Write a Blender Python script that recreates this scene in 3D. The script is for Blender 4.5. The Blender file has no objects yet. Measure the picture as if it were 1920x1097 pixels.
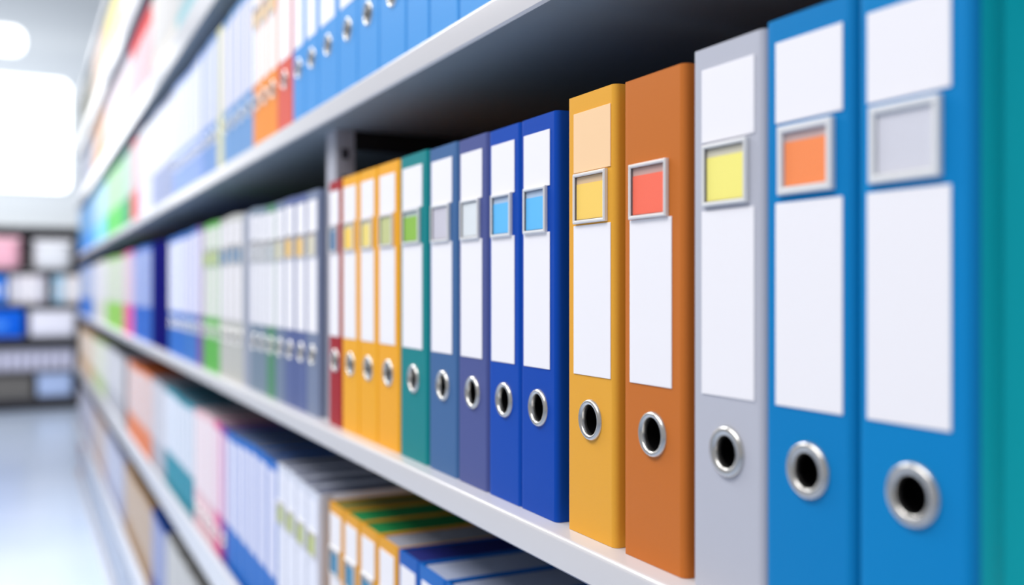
import bpy, bmesh, math
from math import sin, cos, pi, radians
from mathutils import Vector

# ------------------------------------------------------------------ frame of reference
# x: from the aisle into the shelves, y: along the aisle, z: up, floor at 0
EYE = 1.39            # camera height
FACE = 0.364          # plane of the binder spines
SC = bpy.context.scene
COL = SC.collection

def lin(c):
    out = []
    for v in c:
        v = v / 255.0
        out.append(v / 12.92 if v <= 0.04045 else ((v + 0.055) / 1.055) ** 2.4)
    return (out[0], out[1], out[2], 1.0)

# ------------------------------------------------------------------ materials
MATS = {}
def new_mat(name):
    m = bpy.data.materials.new(name)
    m.use_nodes = True
    nt = m.node_tree
    return m, nt, nt.nodes['Principled BSDF']

def add_noise_bump(nt, b, scale, strength, dist=0.0004):
    tc = nt.nodes.new('ShaderNodeTexCoord')
    nz = nt.nodes.new('ShaderNodeTexNoise')
    nz.inputs['Scale'].default_value = scale
    nz.inputs['Detail'].default_value = 4
    bp = nt.nodes.new('ShaderNodeBump')
    bp.inputs['Strength'].default_value = strength
    bp.inputs['Distance'].default_value = dist
    nt.links.new(tc.outputs['Object'], nz.inputs['Vector'])
    nt.links.new(nz.outputs['Fac'], bp.inputs['Height'])
    nt.links.new(bp.outputs['Normal'], b.inputs['Normal'])
    return nz

def cover_mat(rgb, rough=0.45):
    k = ('cover', tuple(rgb), rough)
    if k in MATS: return MATS[k]
    m, nt, b = new_mat('cover_%d_%d_%d' % tuple(rgb))
    c = tuple(max(0.0, v - 0.010) for v in lin(rgb)[:3]) + (1,)
    nz = add_noise_bump(nt, b, 900, 0.12)
    mx = nt.nodes.new('ShaderNodeMix'); mx.data_type = 'RGBA'
    mx.inputs['A'].default_value = c
    mx.inputs['B'].default_value = (c[0]*0.93, c[1]*0.93, c[2]*0.93, 1)
    nt.links.new(nz.outputs['Fac'], mx.inputs['Factor'])
    nt.links.new(mx.outputs['Result'], b.inputs['Base Color'])
    b.inputs['Roughness'].default_value = rough
    b.inputs['Specular IOR Level'].default_value = 0.16 if rough < 0.9 else 0.03
    MATS[k] = m
    return m

def flat_mat(name, rgb, rough=0.6, metal=0.0, spec=0.4, bump=None):
    k = (name, tuple(rgb))
    if k in MATS: return MATS[k]
    m, nt, b = new_mat(name)
    b.inputs['Base Color'].default_value = lin(rgb)
    b.inputs['Roughness'].default_value = rough
    b.inputs['Metallic'].default_value = metal
    b.inputs['Specular IOR Level'].default_value = spec
    if bump: add_noise_bump(nt, b, bump[0], bump[1])
    MATS[k] = m
    return m

def paper_mat(rgb): return flat_mat('paper_%d_%d_%d' % tuple(rgb), rgb, 0.75, 0, 0.2, (300, 0.05))
def card_mat(rgb): return flat_mat('card_%d_%d_%d' % tuple(rgb), rgb, 0.6, 0, 0.3)

M_RING = flat_mat('ring_steel', (205, 203, 200), 0.27, 1.0, 0.5)
M_HOLE_SHADE = flat_mat('hole_shade', (6, 6, 8), 0.9, 0, 0.05)  # black of the added cup, standing in for shade inside the binder
M_SHELF = flat_mat('shelf_paint', (209, 207, 210), 0.22, 0, 0.6)
M_UNDER_SHADE = flat_mat('shelf_underside_shade', (142, 153, 162), 0.6, 0, 0.2)  # shade under the shelves put into a darker colour
M_POST = flat_mat('post_paint', (178, 179, 190), 0.45, 0, 0.4)
M_SLOT = flat_mat('slot_dark', (60, 58, 66), 0.8, 0, 0.1)
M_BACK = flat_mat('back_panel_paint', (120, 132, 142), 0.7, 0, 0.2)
M_BRACKET = flat_mat('bracket_dark', (30, 30, 34), 0.6, 0, 0.2)
M_GREYRACK = flat_mat('rack_grey', (92, 92, 96), 0.6, 0, 0.3)
M_RACKBACK = flat_mat('rack_back', (96, 95, 96), 0.8, 0, 0.2)
M_PLINTH = flat_mat('plinth_dark', (30, 29, 36), 0.7, 0, 0.2)

def pane_mat():
    m = bpy.data.materials.new('clear_pane'); m.use_nodes = True
    nt = m.node_tree; nt.nodes.clear()
    out = nt.nodes.new('ShaderNodeOutputMaterial')
    tr = nt.nodes.new('ShaderNodeBsdfTransparent')
    pr = nt.nodes.new('ShaderNodeBsdfPrincipled')
    pr.inputs['Base Color'].default_value = (0.85, 0.87, 0.9, 1)
    pr.inputs['Roughness'].default_value = 0.15
    mix = nt.nodes.new('ShaderNodeMixShader'); mix.inputs[0].default_value = 0.02
    nt.links.new(tr.outputs[0], mix.inputs[1]); nt.links.new(pr.outputs[0], mix.inputs[2])
    nt.links.new(mix.outputs[0], out.inputs[0])
    return m
M_PANE = pane_mat()

def frame_mat():
    m = bpy.data.materials.new('clear_plastic_frame'); m.use_nodes = True
    nt = m.node_tree; nt.nodes.clear()
    out = nt.nodes.new('ShaderNodeOutputMaterial')
    tr = nt.nodes.new('ShaderNodeBsdfTransparent')
    tr.inputs[0].default_value = (0.86, 0.88, 0.9, 1)
    pr = nt.nodes.new('ShaderNodeBsdfPrincipled')
    pr.inputs['Base Color'].default_value = (0.95, 0.95, 0.95, 1)
    pr.inputs['Roughness'].default_value = 0.12
    pr.inputs['Specular IOR Level'].default_value = 0.8
    lw = nt.nodes.new('ShaderNodeLayerWeight'); lw.inputs[0].default_value = 0.35
    mr = nt.nodes.new('ShaderNodeMapRange')
    mr.inputs['To Min'].default_value = 0.78; mr.inputs['To Max'].default_value = 0.9
    nt.links.new(lw.outputs['Facing'], mr.inputs['Value'])
    mix = nt.nodes.new('ShaderNodeMixShader')
    nt.links.new(mr.outputs[0], mix.inputs[0])
    nt.links.new(tr.outputs[0], mix.inputs[1]); nt.links.new(pr.outputs[0], mix.inputs[2])
    nt.links.new(mix.outputs[0], out.inputs[0])
    return m
M_FRAME = frame_mat()
M_EDGE = flat_mat('holder_edge_dark', (112, 108, 112), 0.4)

# ------------------------------------------------------------------ mesh building
class MB:
    def __init__(self): self.v = []; self.f = []; self.m = []
    def vert(self, p): self.v.append(tuple(p)); return len(self.v) - 1
    def face(self, idx, mi=0): self.f.append(tuple(idx)); self.m.append(mi)
    def box(self, x0, x1, y0, y1, z0, z1, mi=0, under=None):
        b = len(self.v)
        for x in (x0, x1):
            for y in (y0, y1):
                for z in (z0, z1): self.vert((x, y, z))
        for k, q in enumerate(((0,1,3,2),(4,6,7,5),(0,4,5,1),(2,3,7,6),(0,2,6,4),(1,5,7,3))):
            self.face([b + i for i in q], under if (under is not None and k == 4) else mi)
    def mesh(self, name, smooth=True, bevel=0.0, seg=2, ang=40):
        me = bpy.data.meshes.new(name)
        me.from_pydata(self.v, [], self.f)
        for p, mi in zip(me.polygons, self.m): p.material_index = mi
        bm = bmesh.new(); bm.from_mesh(me)
        bmesh.ops.recalc_face_normals(bm, faces=bm.faces)
        if bevel > 0:
            es = [e for e in bm.edges if len(e.link_faces) == 2 and e.calc_face_angle(0) > radians(ang)]
            bmesh.ops.bevel(bm, geom=es, offset=bevel, segments=seg, profile=0.6, affect='EDGES', clamp_overlap=True)
        for f in bm.faces: f.smooth = smooth
        for e in bm.edges:
            e.smooth = not (len(e.link_faces) != 2 or e.calc_face_angle(0) > radians(32))
        bm.to_mesh(me); bm.free()
        return me

def link(name, me, mats, parent=None, loc=(0, 0, 0), rot=0.0):
    if not isinstance(mats, (list, tuple)): mats = [mats]
    while len(me.materials) < len(mats): me.materials.append(None)
    o = bpy.data.objects.new(name, me)
    COL.objects.link(o)
    for s, m in zip(o.material_slots, mats):
        s.link = 'OBJECT'; s.material = m
    o.location = loc; o.rotation_euler = (0, 0, rot)
    if parent: o.parent = parent
    return o

LABELS_SEEN = {}
def thing(name, label, cat, loc, group=None, rot=0.0):
    assert 4 <= len(label.split()) <= 16, label
    o = bpy.data.objects.new(name, None)
    o.empty_display_size = 0.05
    COL.objects.link(o)
    o.location = loc; o.rotation_euler = (0, 0, rot)
    o['label'] = label; o['category'] = cat
    if group: o['group'] = group
    return o

# ------------------------------------------------------------------ binder pieces (origin: base centre of spine, +x goes in, +y away along the aisle)
CACHE = {}
def cached(fn):
    def g(*a):
        k = (fn.__name__,) + tuple(round(x, 4) if isinstance(x, float) else x for x in a)
        if k not in CACHE: CACHE[k] = fn(*a)
        return CACHE[k]
    return g

RING_Z = 0.085
@cached
def cover_mesh(w, h, depth, hole):
    mb = MB(); ra = 0.0045; rb = 0.0016; t = 0.0028; hw = w / 2
    def arc(r, cy, a0, a1, n=4):
        return [(r - r * cos(a), cy + r * sin(a)) for a in [a0 + (a1 - a0) * i / n for i in range(n + 1)]]
    outer = [(depth, -hw), (0.023, -hw), (0.0215, -hw + 0.0009), (0.0195, -hw + 0.0009), (0.018, -hw)]
    outer += arc(ra, -hw + ra, -pi / 2, 0)
    n_flat = len(outer) - 1
    outer += arc(rb, hw - rb, 0, pi / 2)
    outer += [(0.018, hw), (0.0195, hw - 0.0009), (0.0215, hw - 0.0009), (0.023, hw), (depth, hw)]
    inner = [(depth, hw - t), (t, hw - t), (t, -hw + t), (depth, -hw + t)]
    prof = outer + inner
    n = len(prof)
    inner_flat = len(outer) + 1
    lo = [mb.vert((x, y, 0)) for x, y in prof]
    hi = [mb.vert((x, y, h)) for x, y in prof]
    for i in range(n):
        j = (i + 1) % n
        if hole and i in (n_flat, inner_flat): continue
        side = 1 if (i < 5 or (len(outer) - 6 <= i < len(outer) - 1)) else 0
        mb.face((lo[i], lo[j], hi[j], hi[i]), side)
    # rims top and bottom as strips between outer and inner outlines
    a0, a1 = 5 + 0, 0
    io = len(outer)
    for lev in (lo, hi):
        mb.face([lev[i] for i in range(0, n_flat + 1)] + [lev[io + 2], lev[io + 3]], 0)
        mb.face([lev[n_flat], lev[n_flat + 1], lev[io + 1], lev[io + 2]], 0)
        mb.face([lev[i] for i in range(n_flat + 1, io)] + [lev[io], lev[io + 1]], 0)
    if hole:
        R = 0.0115; N = 32
        loops = []
        for x, y0, y1, idx in ((0.0, -hw + ra, hw - rb, (n_flat, n_flat + 1)), (t, -hw + t, hw - t, (inner_flat + 1, inner_flat))):
            q = hw - ra if x == 0.0 else hw - t; cy = 0.0
            circ, sq = [], []
            for k in range(N):
                a = 2 * pi * k / N + pi / 4
                c, s = cos(a), sin(a); m = max(abs(c), abs(s))
                circ.append(mb.vert((x, cy + R * c, RING_Z + R * s)))
                sq.append(mb.vert((x, cy + q * c / m, RING_Z + q * s / m)))
            for k in range(N):
                j = (k + 1) % N
                mb.face((circ[k], circ[j], sq[j], sq[k]))
            L, H = lo, hi
            if x == 0.0:       # the narrow strip between the pierced panel and the far corner
                v0, v1 = mb.vert((x, q, 0)), mb.vert((x, q, h))
                mb.face((v0, L[idx[1]], H[idx[1]], v1))
                L = dict(enumerate(lo)); H = dict(enumerate(hi)); L[idx[1]] = v0; H[idx[1]] = v1
            top = sq[0:N // 4 + 1]            # from +y corner to -y corner along the top
            bot = sq[N // 2:3 * N // 4 + 1]   # from -y corner to +y corner along the bottom
            mb.face([H[idx[1]], H[idx[0]]] + list(reversed(top)))
            mb.face([L[idx[0]], L[idx[1]]] + list(reversed(bot)))
            loops.append(circ)
        for k in range(N):
            j = (k + 1) % N
            mb.face((loops[0][k], loops[0][j], loops[1][j], loops[1][k]))
    return mb.mesh('cover')

@cached
def ring_mesh(ro, ri):
    mb = MB(); N = 40
    prof = [(0.0, ro), (-0.0012, ro * 0.985), (-0.0022, ro * 0.93), (-0.0026, (ro * 0.55 + ri * 0.45)),
            (-0.0022, ri * 1.07), (-0.0010, ri * 1.0), (0.0026, ri * 0.98)]
    rows = []
    for k in range(N):
        a = 2 * pi * k / N
        rows.append([mb.vert((x, rr * cos(a), rr * sin(a))) for x, rr in prof])
    for k in range(N):
        j = (k + 1) % N
        for i in range(len(prof) - 1):
            mb.face((rows[k][i], rows[j][i], rows[j][i + 1], rows[k][i + 1]))
    me = mb.mesh('finger_ring')
    for e in me.edges: e.use_edge_sharp = False
    return me

@cached
def cup_mesh(r):
    mb = MB(); N = 32
    prof = [(0.0006, r), (0.012, r * 0.96), (0.0125, 0.0005)]
    rows = []
    for k in range(N):
        a = 2 * pi * k / N
        rows.append([mb.vert((x, rr * cos(a), rr * sin(a))) for x, rr in prof])
    for k in range(N):
        j = (k + 1) % N
        for i in range(2): mb.face((rows[k][i], rows[j][i], rows[j][i + 1], rows[k][i + 1]))
    mb.face([rows[k][2] for k in range(N)])
    return mb.mesh('finger_hole_shade')

@cached
def label_mesh(w, h):
    mb = MB(); mb.box(-0.0007, 0.0001, -w / 2, w / 2, 0, h)
    return mb.mesh('spine_label', bevel=0.00025, seg=1)

@cached
def frame_mesh(w, h, rim):
    mb = MB(); d = 0.003; e = 0.0008
    def ring(x, i):
        y, z0, z1 = w / 2 - i, i, h - i
        return [mb.vert((x, -y, z0)), mb.vert((x, y, z0)), mb.vert((x, y, z1)), mb.vert((x, -y, z1))]
    R = [ring(0.0, 0), ring(-d + e, 0), ring(-d, e), ring(-d, rim - e), ring(-d + e, rim), ring(-0.0002, rim)]
    for i, (a, b) in enumerate(zip(R[:-1], R[1:])):
        for k in range(4):
            j = (k + 1) % 4
            mb.face((a[k], a[j], b[j], b[k]), 1 if i == 4 else 0)
    return mb.mesh('label_holder')

@cached
def slab_mesh(w, h, x0, x1):
    mb = MB(); mb.box(x0, x1, -w / 2, w / 2, 0, h)
    return mb.mesh('slab')

@cached
def pages_mesh(w, h, depth):
    mb = MB(); mb.box(0.006, depth - 0.006, -w / 2 + 0.0035, w / 2 - 0.0035, 0.004, h)
    return mb.mesh('pages', bevel=0.001, seg=1)

WHITE = (243, 241, 246)
def binder(s, w, z, h, st, label, group=None, x=FACE, name='ring_binder'):
    """s: near edge along the aisle. st: style dict."""
    t = thing(name, label, 'binder', (x + st.get('set', 0.0), s + w / 2, z + 0.0002), group)
    depth = st.get('depth', 0.285)
    ring = st.get('ring', True)
    cm = cover_mat(st['c'], st.get('rough', 0.45))
    sm = cover_mat(st['side']) if 'side' in st else cm
    link('cover', cover_mesh(w, h, depth, ring), [cm, sm], t)
    k = w / 0.064
    lw = st.get('lw', 0.0525) * k
    lw = st.get('lwa', lw)
    ly = (w / 2 - st.get('mar', 0.0052 * k) - lw / 2) if 'lw' in st else 0.001 * k          # labels sit towards the far edge
    if st.get('pages'):
        o = link('pages', pages_mesh(w, h - 0.0015, depth), paper_mat(st['pages']), t)
    dz = h - 0.320
    lab = st.get('lab', WHITE)
    if lab and not st.get('ins') and 'up' not in st:
        l0 = st.get('l0', 0.1165)
        link('spine_label', label_mesh(lw, 0.320 - st.get('lt', 0.0145) + dz - l0), paper_mat(lab), t, (0, 0.001 * k, l0))
        lab = None
    if lab:
        link('spine_label', label_mesh(lw, 0.109 + min(0, dz * 0.5)), paper_mat(lab), t, (0, ly, 0.1165))
    up = st.get('up', lab)
    if up:
        o = link('spine_label', label_mesh(lw, 0.0438), paper_mat(up), t, (0, ly, 0.2633 + dz))
        if up != lab: o['label'] = st.get('up_label', 'tinted upper spine label')
    ins = st.get('ins')
    if ins:
        hw_, hh = st.get('hw', (0.0405 if 'lw' in st else 0.050) * min(k, 1.2)), 0.0368
        z0 = 0.2259 + dz * 0.7
        hy = ly + 0.001
        big = st.get('bigframe', False)
        rim = 0.0040 if big else 0.0026
        fr = link('label_holder', frame_mesh(hw_, hh, rim), [M_FRAME, M_FRAME if big else M_EDGE], t, (-0.0002, hy, z0))
        iw, ih = hw_ - 2 * rim - 0.0006, hh - 2 * rim - 0.0006
        link('backing_card', slab_mesh(iw, ih, -0.0006, -0.0001), card_mat(st.get('back', (205, 190, 188))), fr, (0, 0, rim + 0.0003))
        o = link('card_insert', slab_mesh(iw - 0.001, ih * st.get('fill', 0.83), -0.0011, -0.0007), card_mat(ins), fr, (0, 0, rim + 0.0005))
        o['label'] = 'coloured card insert'
        link('clear_pane', slab_mesh(iw, ih, -0.0018, -0.0015), M_PANE, fr, (0, 0, rim + 0.0003))
    if ring:
        ri = 0.0093 if st.get('thick') else 0.0108
        link('finger_ring', ring_mesh(0.0150, ri), M_RING, t, (0, 0, RING_Z))
        link('finger_hole_shade', cup_mesh(0.0113), M_HOLE_SHADE, t, (0, 0, RING_Z))
    return t

# ------------------------------------------------------------------ shelf levels (heights relative to the eye)
#   surface, underside, lip top
LEVELS = {
    'base':   (-1.355, -1.385, -1.335),
    'fifth':  (-1.020, -1.040, -0.960),
    'lower':  (-0.600, -0.612, -0.548),
    'middle': (-0.180, -0.205, -0.180),
    'upper':  (0.240, 0.213, 0.240),
    'third':  (0.605, 0.584, 0.655),
    'fourth': (0.985, 0.962, 1.050),
    'top':    (1.345, 1.322, 1.370),
}
Y_NEAR, Y_FAR = 0.0, 7.90
LIP = FACE - 0.018
BACK = 0.690
POSTS = [1.272 + 0.983 * k for k in range(7)]
PW = 0.045
def Z(rel): return EYE + rel

rack = thing('shelving_unit', 'long light grey metal shelving run holding rows of coloured binders beside the aisle', 'shelves', (FACE, 4.0, 0))
def in_rack(name, me, mats, lab=None):
    o = link(name, me, mats, rack, (-FACE, -4.0, 0))
    if lab: o['label'] = lab
    return o

for key, (zt, zb, zl) in LEVELS.items():
    mb = MB()
    x0, x1 = LIP, BACK - 0.004
    e = 0.0035
    # cross section (x,z), front lip rounded; the lip may stand above the surface as a tray edge
    if zl > zt + 0.001:
        prof = [(x0, zb), (x1, zb), (x1, zt), (x0 + 0.012, zt), (x0 + 0.012, zl - e), (x0 + 0.012 - e, zl), (x0 + e, zl), (x0, zl - e)]
    else:
        prof = [(x0 + e * .6, zb), (x1, zb), (x1, zt)] + [(x0 + e - e * sin(a), zt - e + e * cos(a)) for a in [pi / 2 * i / 5 for i in range(6)]] + [(x0, zb + e * .6)]
    n = len(prof)
    for i in range(n): pass
    A = [mb.vert((x, Y_NEAR, Z(z))) for x, z in prof]
    B = [mb.vert((x, Y_FAR, Z(z))) for x, z in prof]
    for i in range(n):
        j = (i + 1) % n
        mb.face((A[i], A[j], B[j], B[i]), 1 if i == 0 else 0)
    mb.face(A); mb.face(list(reversed(B)))
    me = mb.mesh('shelf')
    in_rack('shelf', me, [M_SHELF, M_UNDER_SHADE])

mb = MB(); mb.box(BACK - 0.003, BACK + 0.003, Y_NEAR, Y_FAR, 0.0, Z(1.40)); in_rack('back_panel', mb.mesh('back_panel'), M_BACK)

def post_mesh(z0, z1):
    mb = MB()
    x0, x1, y0, y1 = FACE + 0.010, FACE + 0.036, 0.0, PW
    mb.box(x0, x1, y0, y1, z0, z1)
    zz = z0 + 0.03
    while zz < z1 - 0.03:      # slots on the side that faces along the aisle and on the front
        mb.box(x0 + 0.008, x0 + 0.018, y0 - 0.0004, y0 + 0.001, zz, zz + 0.014, 1)
        zz += 0.036
    return mb.mesh('post')
order = ['base', 'fifth', 'lower', 'middle', 'upper', 'third', 'fourth', 'top']
for a, b in zip(order[:-1], order[1:]):
    z0, z1 = Z(LEVELS[a][0]), Z(LEVELS[b][1])
    pm = post_mesh(z0, z1)
    bm_ = MB(); bm_.box(FACE + 0.036, BACK - 0.004, 0.004, 0.020, z1 - 0.024, z1)
    bme = bm_.mesh('bracket')
    for k, p in enumerate(POSTS):
        o = in_rack('post', pm, [M_POST, M_SLOT]); o.location.y = p - 4.0
        if a == 'middle' and k == 0:      # the one slotted post that stands between two binders, with its bracket
            q = in_rack('bracket', bme, M_BRACKET); q.location.y = p - 4.0
        else: o.location.x += BACK - 0.043 - FACE

# ------------------------------------------------------------------ the middle row, near part (one by one)
C_TEALBLUE = (2, 134, 200)
near = [
  # near edge, far edge, height, style, label
  (0.2836, 0.3477, 0.325, dict(c=C_TEALBLUE, side=(0, 200, 214), ins=(214, 214, 224), back=(222, 224, 222), bigframe=True, thick=True, fill=0.98),  # teal side board, its colour brightened in place of missing light
   'large turquoise blue binder closest to the camera at the right edge, clear grey label window'),
  (0.3511, 0.4136, 0.325, dict(c=(4, 130, 196), mar=0.0072, lwa=0.0482, ins=(255, 141, 72), bigframe=True, thick=True, back=(205, 176, 172)),
   'turquoise blue binder with a bright orange square window card on its spine'),
  (0.4158, 0.4787, 0.323, dict(c=(192, 194, 206), mar=0.0082, lwa=0.0470, ins=(252, 241, 125), thick=True, back=(212, 206, 186)),
   'pale grey binder with a lemon yellow window card on its spine'),
  (0.4883, 0.5551, 0.319, dict(c=(205, 118, 55), mar=0.0070, lwa=0.0472, ins=(255, 108, 78), up=None, back=(205, 165, 155)),
   'burnt orange binder with red window card and no upper label'),
  (0.5671, 0.6311, 0.321, dict(c=(238, 173, 66), mar=0.0085, lwa=0.0505, hw=0.0440, ins=(255, 212, 95), up=(250, 210, 165), up_label='peach tinted upper spine label', back=(222, 190, 150)),
   'golden yellow binder with a peach upper label, beside the burnt orange binder'),
  (0.6490, 0.7078, 0.316, dict(c=(6, 76, 178), ins=(88, 190, 250), back=(178, 200, 226)),
   'deep royal blue binder with sky blue card, standing next to the golden yellow binder'),
  (0.7095, 0.7691, 0.316, dict(c=(8, 78, 180), ins=(88, 190, 250), back=(178, 200, 226)),
   'deep royal blue binder with sky blue card, standing next to the slate purple binder'),
  (0.7728, 0.8357, 0.317, dict(c=(84, 94, 152), ins=(226, 232, 236), back=(214, 222, 226), fill=0.98),
   'slate purple binder with a whitish window card, left of the royal blue pair'),
  (0.8395, 0.9094, 0.318, dict(c=(72, 110, 160), ins=(205, 202, 214), back=(205, 205, 214), fill=0.98),
   'steel blue binder with a grey window card, between teal and slate purple binders'),
  (0.9155, 0.9930, 0.320, dict(c=(24, 136, 140), ins=(140, 192, 58), back=(190, 205, 200)),
   'teal green binder with a leaf green window card on its spine'),
  (0.9985, 1.0675, 0.320, dict(c=(250, 176, 48), ins=(200, 205, 140), back=(214, 214, 190), fill=0.95),
   'amber binder with an olive window card, right beside the teal green binder'),
  (1.0710, 1.1360, 0.320, dict(c=(250, 178, 44), ins=(245, 222, 120), back=(230, 220, 180)),
   'amber binder with pale yellow card, in the middle of three ambers'),
  (1.1395, 1.2085, 0.320, dict(c=(250, 178, 44), ins=(255, 215, 90), back=(230, 220, 180)),
   'amber binder with yellow card, right beside the narrow red binder'),
  (1.2130, 1.2690, 0.320, dict(c=(168, 34, 42), ins=(66, 120, 165), back=(190, 200, 215)),
   'narrow dark red binder with a blue window card next to the pale post'),
]
zmid = Z(LEVELS['middle'][0])
for s0, s1, h, st, lab in near:
    st['lw'] = 0.0475
    binder(s0, s1 - s0, zmid, h, st, lab, 'binders in focus on the middle shelf')

# ------------------------------------------------------------------ runs of binders further along every shelf
ORD = 'first second third fourth fifth sixth seventh eighth ninth tenth eleventh twelfth thirteenth fourteenth fifteenth sixteenth'.split()
def run(level, s, s_end, w, desc, st, shelf, h=0.320, gap=0.003):
    """Fills s..s_end with equal binders; desc is the run's look, told apart by its order within the run."""
    z = Z(LEVELS[level][0])
    n = max(1, round((s_end - s + gap) / (w + gap)))
    w = (s_end - s + gap) / n - gap
    spots = [s + i * (w + gap) for i in range(n)]
    far = s > 4.0
    st = dict(st)
    def dim(c, f): return tuple(int(v * f) for v in c)  # darkens colours by shelf and distance in place of weaker light
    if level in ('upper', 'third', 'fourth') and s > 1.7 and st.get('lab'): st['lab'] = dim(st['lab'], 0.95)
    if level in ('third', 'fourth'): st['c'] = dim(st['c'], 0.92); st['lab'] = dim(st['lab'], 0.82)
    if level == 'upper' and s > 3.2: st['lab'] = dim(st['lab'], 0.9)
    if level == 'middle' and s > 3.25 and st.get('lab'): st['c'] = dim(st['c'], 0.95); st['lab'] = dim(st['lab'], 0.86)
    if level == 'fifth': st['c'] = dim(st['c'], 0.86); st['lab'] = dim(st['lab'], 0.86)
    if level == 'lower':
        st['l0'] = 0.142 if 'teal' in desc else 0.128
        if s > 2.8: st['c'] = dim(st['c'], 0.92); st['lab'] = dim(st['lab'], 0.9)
    tag_ = desc + ' on the ' + shelf
    for i, p in enumerate(spots):
        if len(spots) == 1: lab = 'single ' + tag_
        elif far: lab = 'one blurred ' + tag_
        else: lab = ORD[i] + ' ' + tag_ + ', counted from the nearest'
        if len(lab.split()) > 16: lab = lab.replace(', counted from the nearest', ' from nearest')
        hh = h + 0.003 * sin(7.3 * i + 3.1 * s_end)
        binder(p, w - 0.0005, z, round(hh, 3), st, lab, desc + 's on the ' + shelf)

def st(c, **k): d = dict(c=c); d.update(k); return d
LAV = (232, 234, 248)
# middle shelf
MS = 'middle shelf'
run('middle', 1.322, 1.385, .060, 'slate grey binder with white label', st((126, 138, 166), ins=(220, 214, 190)), MS)
run('middle', 1.385, 1.515, .0630, 'indigo grey binder with gold card', st((92, 106, 156), ins=(250, 205, 110)), MS)
run('middle', 1.516, 1.580, .0620, 'bluish grey binder with pale card', st((118, 134, 160), ins=(225, 220, 190)), MS)
run('middle', 1.581, 1.645, .0620, 'sage green binder with white labels', st((84, 142, 110), ins=(205, 210, 215)), MS)
run('middle', 1.646, 1.775, .0630, 'misty blue binder with white labels', st((124, 142, 160), ins=(215, 216, 220)), MS)
run('middle', 1.778, 1.835, .050, 'unlabelled ash grey binder', st((160, 166, 184), lab=None, ring=False), MS)
run('middle', 1.840, 2.080, .059, 'beige binder with blue card', st((196, 196, 190), ins=(60, 130, 180), lab=(235, 232, 236)), MS)
run('middle', 2.086, 2.285, .068, 'grass green binder with white labels', st((96, 184, 78), ins=(200, 220, 120), lab=(232, 230, 228)), MS)
run('middle', 2.304, 2.372, .060, 'violet binder with white labels', st((128, 82, 160), lab=(228, 222, 238)), MS)
run('middle', 2.374, 2.585, .062, 'mid blue binder with lilac labels', st((52, 116, 196), lab=(226, 224, 242)), MS)
run('middle', 2.588, 2.875, .066, 'bright blue binder with white labels', st((30, 108, 200), lab=LAV), MS)
run('middle', 2.885, 3.280, .064, 'dark navy binder without any label', st((0, 14, 104), rough=0.95, lab=None, ring=False), MS)
run('middle', 3.288, 3.870, .093, 'ultramarine binder with pale blue labels', st((22, 98, 196), lab=(178, 192, 238), ring=False), MS)
run('middle', 3.875, 4.265, .105, 'magenta pink binder with pale labels', st((226, 84, 150), lab=(226, 214, 226), ring=False), MS)
run('middle', 4.27, 5.24, .145, 'lime green binder with pale labels', st((140, 196, 80), lab=(220, 222, 216), ring=False), MS)
run('middle', 5.25, 6.22, .16, 'cream binder with white labels', st((214, 212, 206), lab=(232, 230, 240), ring=False), MS)
run('middle', 6.23, 7.86, .17, 'cobalt blue binder with white labels', st((40, 120, 220), lab=(214, 224, 248), ring=False), MS)
# upper shelf
US = 'upper shelf'
UB = st((80, 158, 228), ins=(200, 220, 236), lab=(250, 250, 255), lw=0.0475)
zup = Z(LEVELS['upper'][0])
ub = [(.690, .763), (.766, .834), (.837, .908), (.911, .974), (.977, 1.063), (1.066, 1.143), (1.146, 1.224), (1.227, 1.319)]
for i, (a, b) in enumerate(ub):
    binder(a, b - a, zup, 0.299, UB, ORD[i] + ' azure blue binder on the upper shelf, counted from the nearest', 'azure blue binders on the upper shelf')
for i, (a, b) in enumerate(((1.322, 1.390), (1.393, 1.464))):
    binder(a, b - a, zup, 0.299, UB, ('azure blue binder on the upper shelf, second from the coral red one', 'azure blue binder touching the coral red one on the upper shelf')[i], 'azure blue binders on the upper shelf')
run('upper', 1.468, 1.566, .0900, 'coral red binder with white labels', st((228, 98, 82), lab=(252, 250, 252)), US, h=0.299)
run('upper', 1.569, 1.750, .0580, 'tangerine binder with white labels', st((250, 152, 58), lab=(253, 250, 250), ins=(255, 225, 170)), US, h=0.299)
run('upper', 1.753, 2.040, .0690, 'powder blue binder with white labels', st((112, 160, 214), lab=(240, 238, 252)), US, h=0.299)
run('upper', 2.042, 2.110, .0640, 'pale lemon binder', st((226, 224, 176), lab=(236, 234, 214), ring=False), US, h=0.299)
run('upper', 2.114, 2.285, .0630, 'cornflower binder with white labels', st((120, 160, 220), lab=(236, 238, 252)), US, h=0.299)
run('upper', 2.304, 2.780, .0650, 'periwinkle binder with white labels', st((150, 178, 236), lab=(250, 250, 255)), US, h=0.299)
run('upper', 2.785, 3.280, .0850, 'grey lavender binder with white labels', st((160, 170, 204), lab=(252, 252, 255), ring=False), US, h=0.299)
run('upper', 3.288, 3.66, .090, 'white binder with white labels', st((224, 226, 240), lab=(252, 252, 255), ring=False), US, h=0.299)
run('upper', 3.665, 3.95, .090, 'rose red binder with pale labels', st((226, 96, 100), lab=(240, 226, 232), ring=False), US, h=0.299)
run('upper', 3.955, 4.265, .120, 'dark green binder with pale labels', st((60, 150, 116), lab=(214, 232, 226), ring=False), US, h=0.299)
run('upper', 4.27, 5.24, .145, 'spring green binder with pale labels', st((96, 196, 96), lab=(206, 232, 206), ring=False), US, h=0.299)
run('upper', 5.25, 6.22, .16, 'aqua binder with pale labels', st((130, 206, 236), lab=(206, 234, 246), ring=False), US, h=0.299)
run('upper', 6.23, 7.86, .17, 'sky blue binder with pale labels', st((60, 150, 236), lab=(150, 200, 246), ring=False), US, h=0.299)
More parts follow.
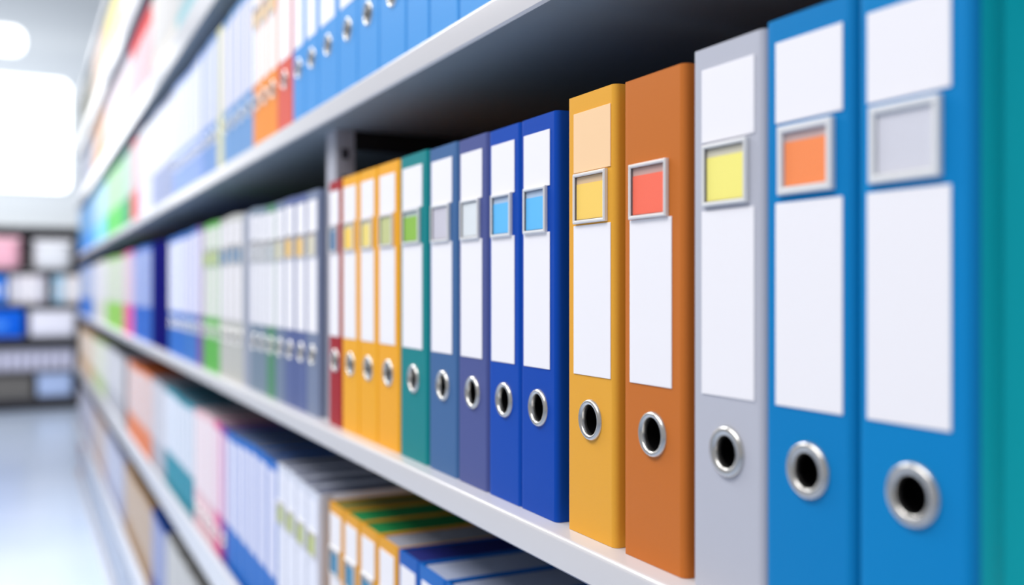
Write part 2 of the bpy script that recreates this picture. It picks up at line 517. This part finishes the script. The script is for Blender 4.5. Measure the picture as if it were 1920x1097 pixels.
# third and fourth shelves
TS = 'third shelf'
run('third', 2.00, 2.285, .075, 'off white binder with white labels', st((228, 230, 236), lab=(250, 250, 252), ring=False), TS, h=0.305)
run('third', 2.304, 2.72, .078, 'pale aqua binder with white labels', st((160, 214, 222), lab=(250, 250, 250), ring=False), TS, h=0.305)
run('third', 2.725, 3.280, .080, 'ivory binder with white labels', st((238, 232, 224), lab=(252, 250, 250), ring=False), TS, h=0.305)
run('third', 3.288, 3.96, .108, 'scarlet binder with big pale labels', st((226, 44, 40), lab=(244, 236, 244), ring=False, l0=0.05, lt=0.06), TS, h=0.312)
run('third', 3.965, 4.265, .120, 'mauve binder with pale labels', st((206, 190, 206), lab=(240, 234, 240), ring=False), TS, h=0.305)
run('third', 4.27, 5.24, .145, 'pale pink binder with white labels', st((236, 206, 210), lab=(244, 240, 248), ring=False), TS, h=0.305)
run('third', 5.25, 6.22, .16, 'apricot binder with pale labels', st((246, 166, 96), lab=(250, 224, 206), ring=False), TS, h=0.305)
run('third', 6.23, 7.86, .17, 'lilac binder with white labels', st((196, 200, 226), lab=(236, 238, 250), ring=False), TS, h=0.305)
FS = 'fourth shelf'
run('fourth', 3.70, 4.265, .150, 'pearl white binder', st((240, 234, 226), lab=(250, 250, 248), ring=False), FS)
run('fourth', 4.27, 5.24, .16, 'canary yellow binder with cream labels', st((250, 222, 70), lab=(252, 240, 190), ring=False), FS)
run('fourth', 5.25, 6.22, .16, 'peach binder with white labels', st((246, 176, 120), lab=(252, 240, 232), ring=False), FS)
run('fourth', 6.23, 7.86, .17, 'khaki binder with pale labels', st((150, 146, 120), lab=(206, 206, 196), ring=False), FS)
# lower shelf: seen from above, so the paper inside shows
LS = 'lower shelf'
zlo = Z(LEVELS['lower'][0])
AMB = (236, 166, 36)
lo = [
  (.735, .798, (20, 92, 176), (150, 156, 178), 'nearest blue binder on the lower shelf, fourth from the ambers, grey paper inside'),
  (.800, .868, (30, 106, 190), (156, 164, 188), 'azure binder with grey paper on the lower shelf, third from the ambers'),
  (.870, .938, (34, 110, 196), (160, 168, 192), 'azure binder with grey paper on the lower shelf, second from the ambers'),
  (.940, 1.000, (10, 96, 186), (28, 34, 110), 'blue binder with navy pages on the lower shelf, touching the ambers'),
  (1.003, 1.067, AMB, (150, 150, 160), 'nearest amber binder on the lower shelf, pale grey pages'),
  (1.069, 1.134, AMB, (20, 122, 62), 'second nearest amber binder on the lower shelf, green pages inside'),
  (1.136, 1.201, AMB, (24, 126, 66), 'third nearest amber binder on the lower shelf, green pages inside'),
  (1.203, 1.268, AMB, (120, 112, 50), 'farthest amber binder on the lower shelf, olive pages inside'),
]
for a, b, c, pg, lab in lo:
    binder(a, b - a, zlo, 0.316, dict(c=c, pages=pg, lw=0.0475, ins=(60, 140, 180) if c == AMB else None), lab, 'binders with visible paper on the lower shelf')
run('lower', 1.322, 1.566, .0590, 'white binder with olive card', st((222, 226, 240), lab=(236, 238, 250), pages=(110, 114, 134), ins=(196, 206, 130)), LS, h=.316)
run('lower', 1.569, 2.002, .0690, 'strong blue binder with lilac labels', st((24, 112, 204), lab=(226, 228, 248), pages=(92, 98, 116), ring=False), LS, h=.316)
run('lower', 2.004, 2.066, .060, 'plum purple binder with pink labels', st((116, 50, 158), lab=(228, 200, 226), pages=(110, 110, 120)), LS, h=.316)
run('lower', 2.070, 2.150, .080, 'hot pink binder with pale pink labels', st((232, 110, 160), lab=(240, 220, 232), pages=(130, 130, 136)), LS, h=.316)
run('lower', 2.153, 2.422, .066, 'blush pink binder with white labels', st((236, 196, 204), lab=(240, 230, 236), pages=(130, 130, 136)), LS, h=.316)
run('lower', 2.425, 2.95, .070, 'petrol teal binder with white labels', st((36, 144, 166), lab=(230, 232, 244), pages=(90, 96, 110), ring=False), LS, h=.316)
run('lower', 2.955, 3.280, .080, 'dove grey binder with white labels', st((190, 192, 204), lab=(226, 226, 236), ring=False), LS, h=.316)
run('lower', 3.288, 4.08, .095, 'salmon orange binder with cream labels', st((242, 140, 92), lab=(232, 218, 220), ring=False), LS, h=.316)
run('lower', 4.27, 5.24, .145, 'stone grey binder with pale labels', st((186, 188, 196), lab=(214, 214, 220), ring=False), LS, h=.316)
run('lower', 5.25, 6.22, .16, 'lime cream binder with pale labels', st((186, 206, 150), lab=(232, 230, 222), ring=False), LS, h=.316)
run('lower', 6.23, 7.86, .17, 'sand coloured binder with pale labels', st((232, 190, 140), lab=(246, 228, 214), ring=False), LS, h=.316)
# fifth shelf
F5 = 'fifth shelf down'
run('fifth', 2.304, 2.94, .150, 'chalk white binder', st((222, 222, 220), lab=(236, 236, 236), ring=False), F5, h=.316)
run('fifth', 2.95, 3.280, .085, 'royal blue binder with lavender labels', st((40, 90, 190), lab=(196, 204, 240), ring=False), F5, h=.316)
run('fifth', 3.288, 4.21, .120, 'tan brown binder with beige labels', st((196, 152, 100), lab=(226, 206, 190), ring=False), F5, h=.316)
run('fifth', 4.27, 5.24, .145, 'soft lavender binder', st((180, 184, 216), lab=(216, 220, 240), ring=False), F5, h=.316)
run('fifth', 5.25, 6.22, .16, 'dusty rose binder', st((206, 176, 170), lab=(222, 210, 206), ring=False), F5, h=.316)
run('fifth', 6.23, 7.86, .17, 'heather grey binder', st((186, 184, 206), lab=(212, 212, 228), ring=False), F5, h=.316)

# ------------------------------------------------------------------ boxes
@cached
def box_body(w, d, h, r):
    """Rounded tub, origin at the base centre of its front (x=0), +x inwards."""
    mb = MB(); n = 5; rings = []
    def outline(ins, z):
        pts = []
        for cx, cy, a0 in ((d - r, w / 2 - r, 0), (r, w / 2 - r, pi / 2), (r, -w / 2 + r, pi), (d - r, -w / 2 + r, 3 * pi / 2)):
            for k in range(n + 1):
                a = a0 + (pi / 2) * k / n
                pts.append((cx + (r - ins) * cos(a), cy + (r - ins) * sin(a), z))
        return pts
    for ins, z in ((r * .45, 0), (r * .1, h * .05), (0, h * .12), (0, h * .93), (r * .12, h * .98), (r * .5, h)):
        rings.append([mb.vert(p) for p in outline(ins, z)])
    m = len(rings[0])
    for a, b in zip(rings[:-1], rings[1:]):
        for k in range(m):
            j = (k + 1) % m
            mb.face((a[k], a[j], b[j], b[k]))
    mb.face(rings[0]); mb.face(rings[-1])
    return mb.mesh('body')

def storage_box(name, w, d, h, c, loc, label, group=None, rot=0.0, r=0.02, lid=None, tag_c=None, cat='box'):
    t = thing(name, label, cat, loc, group, rot)
    lh = h * 0.16 if lid else 0
    link('body', box_body(w, d, h - lh, r), cover_mat(c, 0.5), t)
    if lid:
        o = link('lid', box_body(w + 0.008, d + 0.008, lh, min(r, lh * .45)), cover_mat(lid, 0.5), t, (-0.004, 0, h - lh))
    if tag_c:
        link('label_card', slab_mesh(w * 0.45, h * 0.28, -0.0012, 0.0002), paper_mat(tag_c), t, (0, 0, h * 0.32))
    return t

zb = Z(LEVELS['base'][0]) + 0.0003
s = 2.90; k = 0
while s + 0.30 < 7.86:
    red = s > 7.3
    storage_box('storage_box', 0.292, 0.27, 0.225, (150, 84, 76) if red else (178, 188, 206), (FACE + 0.001, s + 0.15, zb),
                'reddish brown storage box at the far end of the bottom shelf' if red else 'pale blue grey storage box standing on the bottom shelf',
                None if red else 'pale storage boxes on the bottom shelf', r=0.012, lid=(150, 84, 76) if red else (170, 180, 200), tag_c=(214, 218, 228))
    s += 0.305; k += 1

# ------------------------------------------------------------------ the rack across the end of the aisle
BY = 12.30
LV = [0.700, 0.212, -0.172, -0.562, -0.935, -1.245]
far_rack = thing('end_rack', 'dark grey open rack across the far end of the aisle below the bright panels', 'shelves', (0.4, BY, 0))
def in_far(name, mb, m):
    return link(name, mb.mesh(name, bevel=0.002, seg=1), m, far_rack, (-0.4, -BY, 0))
for zr in LV:
    mb = MB(); mb.box(-0.90, 2.2, BY, BY + 0.40, Z(zr) - 0.030, Z(zr)); in_far('shelf', mb, M_GREYRACK)
for px in (-0.94, 0.62, 2.20):
    mb = MB(); mb.box(px, px + 0.04, BY - 0.002, BY + 0.40, 0, Z(0.70)); in_far('post', mb, M_GREYRACK)
mb = MB(); mb.box(-0.90, 2.2, BY + 0.385, BY + 0.398, 0.02, Z(0.67)); in_far('back_panel', mb, M_RACKBACK)
mb = MB(); mb.box(-0.90, 2.2, BY + 0.003, BY + 0.05, 0.0, Z(-1.277)); in_far('plinth', mb, M_PLINTH)

R90 = -pi / 2 + pi     # boxes' +x (depth) turned to +y
def far_box(name, x0, x1, lev, h, c, label, group=None, r=0.02, lid=None, tag_c=None, cat='box', d=0.30):
    return storage_box(name, x1 - x0, d, h, c, ((x0 + x1) / 2, BY + 0.012, Z(LV[lev]) + 0.0003), label, group, rot=pi / 2, r=r, lid=lid, tag_c=tag_c, cat=cat)
far_box('rounded_tub', -0.365, -0.035, 1, 0.36, (246, 186, 204), 'pink rounded tub on the top shelf of the far end rack', r=0.13, lid=(248, 200, 214))
far_box('rounded_tub', 0.095, 0.500, 1, 0.34, (232, 234, 240), 'white rounded tub on the top shelf of the far end rack', r=0.12, lid=(238, 238, 244))
far_box('rounded_tub', -0.82, -0.45, 1, 0.33, (222, 224, 230), 'pale grey rounded tub left of the pink tub on the end rack', r=0.12, lid=(228, 228, 234))
FB = 'white file boxes on the far end rack'
for i, (a, b, c, lab) in enumerate((
    (-0.335, -0.255, (40, 120, 226), 'blue file box left on the second shelf of the end rack'),
    (-0.252, -0.180, (60, 134, 232), 'blue file box next to white ones on the end rack'),
    (-0.150, -0.075, (206, 204, 216), 'first whitish file box right of the blue pair on the end rack'),
    (-0.070, 0.000, (222, 218, 228), 'second whitish file box right of the blue pair on the end rack'),
    (0.005, 0.080, (244, 240, 246), 'third whitish file box right of the blue pair on the end rack'),
    (0.085, 0.155, (228, 224, 234), 'fourth whitish file box right of the blue pair on the end rack'),
    (0.160, 0.220, (204, 202, 216), 'fifth whitish file box right of the blue pair on the end rack'),
    (0.300, 0.360, (170, 206, 232), 'pale blue file box on the second shelf of the end rack'),
    (0.365, 0.420, (184, 216, 238), 'very pale blue file box beside the cream one on the end rack'),
    (0.430, 0.600, (226, 220, 222), 'wide cream file box at right on the end rack'))):
    far_box('file_box', a, b, 2, 0.315, c, lab, 'file boxes on the second shelf of the end rack', r=0.012, tag_c=(238, 240, 246))
far_box('storage_box', -0.62, -0.005, 3, 0.315, (14, 98, 220), 'big bright blue storage box on the far end rack', r=0.03, lid=(20, 108, 228), tag_c=(70, 140, 236))
far_box('storage_box', 0.055, 0.530, 3, 0.300, (232, 232, 246), 'big white storage box beside the blue one on the end rack', r=0.06, lid=(236, 236, 248))
for i in range(9):
    far_box('small_carton', -0.36 + i * 0.098, -0.36 + i * 0.098 + 0.088, 4, 0.235, (200, 200, 222), 'small pale lilac carton in the row on the end rack', 'small lilac cartons on the end rack', r=0.012, lid=(176, 178, 196))
far_box('storage_crate', -0.62, 0.085, 5, 0.25, (112, 110, 108), 'wide taupe grey crate on the lowest shelf of the end rack', r=0.02, lid=(104, 102, 102))
far_box('storage_box', 0.130, 0.500, 5, 0.262, (176, 196, 236), 'light blue rounded box on the lowest shelf of the end rack', r=0.05, lid=(170, 190, 230))

# ------------------------------------------------------------------ the setting
def struct(name, me, mats, loc=(0, 0, 0), parent=None):
    o = link(name, me, mats, parent, loc)
    if not parent: o['kind'] = 'structure'
    return o

def floor_mat():
    m, nt, b = new_mat('polished_floor')
    tc = nt.nodes.new('ShaderNodeTexCoord')
    nz = nt.nodes.new('ShaderNodeTexNoise'); nz.inputs['Scale'].default_value = 1.4; nz.inputs['Detail'].default_value = 3
    cr = nt.nodes.new('ShaderNodeValToRGB')
    cr.color_ramp.elements[0].color = lin((176, 192, 216)); cr.color_ramp.elements[1].color = lin((196, 208, 228))
    nt.links.new(tc.outputs['Object'], nz.inputs['Vector']); nt.links.new(nz.outputs['Fac'], cr.inputs['Fac'])
    nt.links.new(cr.outputs['Color'], b.inputs['Base Color'])
    b.inputs['Roughness'].default_value = 0.22
    b.inputs['Specular IOR Level'].default_value = 0.5
    return m
mb = MB(); mb.box(-5.0, 4.0, -4.0, 13.0, -0.05, 0.0)
struct('floor', mb.mesh('floor'), floor_mat())

BW = BY + 0.46
def wall_mat():
    m, nt, b = new_mat('pale_wall')
    tc = nt.nodes.new('ShaderNodeTexCoord')
    mp = nt.nodes.new('ShaderNodeMapping'); mp.inputs['Scale'].default_value = (0.02, 0.02, 1.6)
    nz = nt.nodes.new('ShaderNodeTexNoise'); nz.inputs['Scale'].default_value = 1.0; nz.inputs['Detail'].default_value = 2
    cr = nt.nodes.new('ShaderNodeValToRGB')
    cr.color_ramp.elements[0].color = lin((206, 214, 222)); cr.color_ramp.elements[0].position = 0.35
    cr.color_ramp.elements[1].color = lin((224, 231, 237)); cr.color_ramp.elements[1].position = 0.65
    nt.links.new(tc.outputs['Object'], mp.inputs['Vector']); nt.links.new(mp.outputs[0], nz.inputs['Vector'])
    nt.links.new(nz.outputs['Fac'], cr.inputs['Fac']); nt.links.new(cr.outputs['Color'], b.inputs['Base Color'])
    b.inputs['Roughness'].default_value = 0.8
    return m
mb = MB(); mb.box(-5.0, 4.0, BW, BW + 0.1, 0.0, 6.0)
struct('wall_back', mb.mesh('wall_back'), wall_mat())

def glow_mat(strength):
    m = bpy.data.materials.new('daylight_pane'); m.use_nodes = True
    nt = m.node_tree; nt.nodes.clear()
    out = nt.nodes.new('ShaderNodeOutputMaterial'); em = nt.nodes.new('ShaderNodeEmission')
    em.inputs[0].default_value = (1, 1, 1, 1); em.inputs[1].default_value = strength
    nt.links.new(em.outputs[0], out.inputs[0])
    return m
M_GLOW = glow_mat(3.0)
M_WFRAME = flat_mat('window_frame_white', (236, 240, 244), 0.5)

def rounded_rect(w, h, r, n=8):
    pts = []
    for cx, cz, a0 in ((w / 2 - r, h - r, 0), (-w / 2 + r, h - r, pi / 2), (-w / 2 + r, r, pi), (w / 2 - r, r, 3 * pi / 2)):
        for k in range(n + 1):
            a = a0 + (pi / 2) * k / n
            pts.append((cx + r * cos(a), cz + r * sin(a)))
    return pts
def window(name, x0, x1, z0, z1, r):
    w, h = x1 - x0, z1 - z0
    o_pts = rounded_rect(w + 0.03, h + 0.03, r + 0.015); i_pts = rounded_rect(w, h, r)
    mb = MB(); n = len(o_pts)
    y0, y1 = -0.02, 0.0
    of = [mb.vert((x, y0, z - 0.015)) for x, z in o_pts]; ob = [mb.vert((x, y1, z - 0.015)) for x, z in o_pts]
    if_ = [mb.vert((x, y0, z)) for x, z in i_pts]; ib = [mb.vert((x, y1, z)) for x, z in i_pts]
    for k in range(n):
        j = (k + 1) % n
        mb.face((of[k], of[j], if_[j], if_[k])); mb.face((of[k], ob[k], ob[j], of[j])); mb.face((if_[k], if_[j], ib[j], ib[k]))
    fr = struct(name, mb.mesh('window_frame'), M_WFRAME, ((x0 + x1) / 2, BW, z0))
    mb = MB(); mb.face([mb.vert((x, -0.006, z)) for x, z in i_pts])
    struct('window_pane', mb.mesh('window_pane'), M_GLOW, parent=fr)
window('window_1', -1.30, 0.492, Z(1.145), Z(2.475), 0.11)
window('window_2', -1.00, 0.005, Z(2.72), Z(3.045), 0.13)

# ------------------------------------------------------------------ light
w = bpy.data.worlds.new('World'); SC.world = w; w.use_nodes = True
bg = w.node_tree.nodes['Background']
bg.inputs[0].default_value = (0.95, 0.965, 1.0, 1); bg.inputs[1].default_value = 0.45

def area(name, loc, rot, sx, sy, power, color=(1, 1, 1), spread=180):
    l = bpy.data.lights.new(name, 'AREA'); l.shape = 'RECTANGLE'; l.size = sx; l.size_y = sy
    l.energy = power; l.color = color; l.spread = radians(spread)
    o = bpy.data.objects.new(name, l); COL.objects.link(o)
    o.location = loc; o.rotation_euler = rot
    return o
# ceiling lights along the aisle, plus two added fills for end rack and back wall
area('overhead_light', (-1.1, 0.6, 3.4), (0, radians(-22), 0), 1.0, 2.4, 42, (1, 0.985, 0.97), 150)
area('overhead_light', (-0.7, 4.6, 3.7), (0, radians(-8), 0), 1.0, 3.2, 150, (0.98, 0.99, 1), 150)
area('overhead_light', (-0.7, 8.2, 3.8), (0, radians(-8), 0), 1.0, 2.0, 30, (0.98, 0.99, 1), 150)
area('overhead_light', (-0.8, 9.4, 3.6), (radians(48), 0, 0), 2.4, 0.8, 48, (1, 0.99, 0.98), 130)  # unseen fill, added to brighten the end rack
area('wall_fill', (-0.6, 10.3, 4.3), (radians(52), 0, 0), 3.0, 0.6, 34, (0.98, 0.99, 1), 150)  # no fixture here: light added to lift the back wall

# ------------------------------------------------------------------ camera
cd = bpy.data.cameras.new('camera'); cam = bpy.data.objects.new('camera', cd); COL.objects.link(cam)
cam.location = (0, 0, EYE)
cam.rotation_euler = (pi / 2, 0, -radians(26.65))
cd.sensor_width = 36.0; cd.lens = 36.0 * 1823.0 / 1920.0
cd.shift_y = -8.5 / 1920.0
cd.clip_start = 0.02
cd.dof.use_dof = True
cd.dof.focus_distance = 0.70
cd.dof.aperture_fstop = 2.8
SC.camera = cam

SC.view_settings.view_transform = 'Standard'
SC.view_settings.look = 'None'
SC.view_settings.exposure = 0.0
SC.cycles.use_denoising = True
SC.cycles.max_bounces = 6
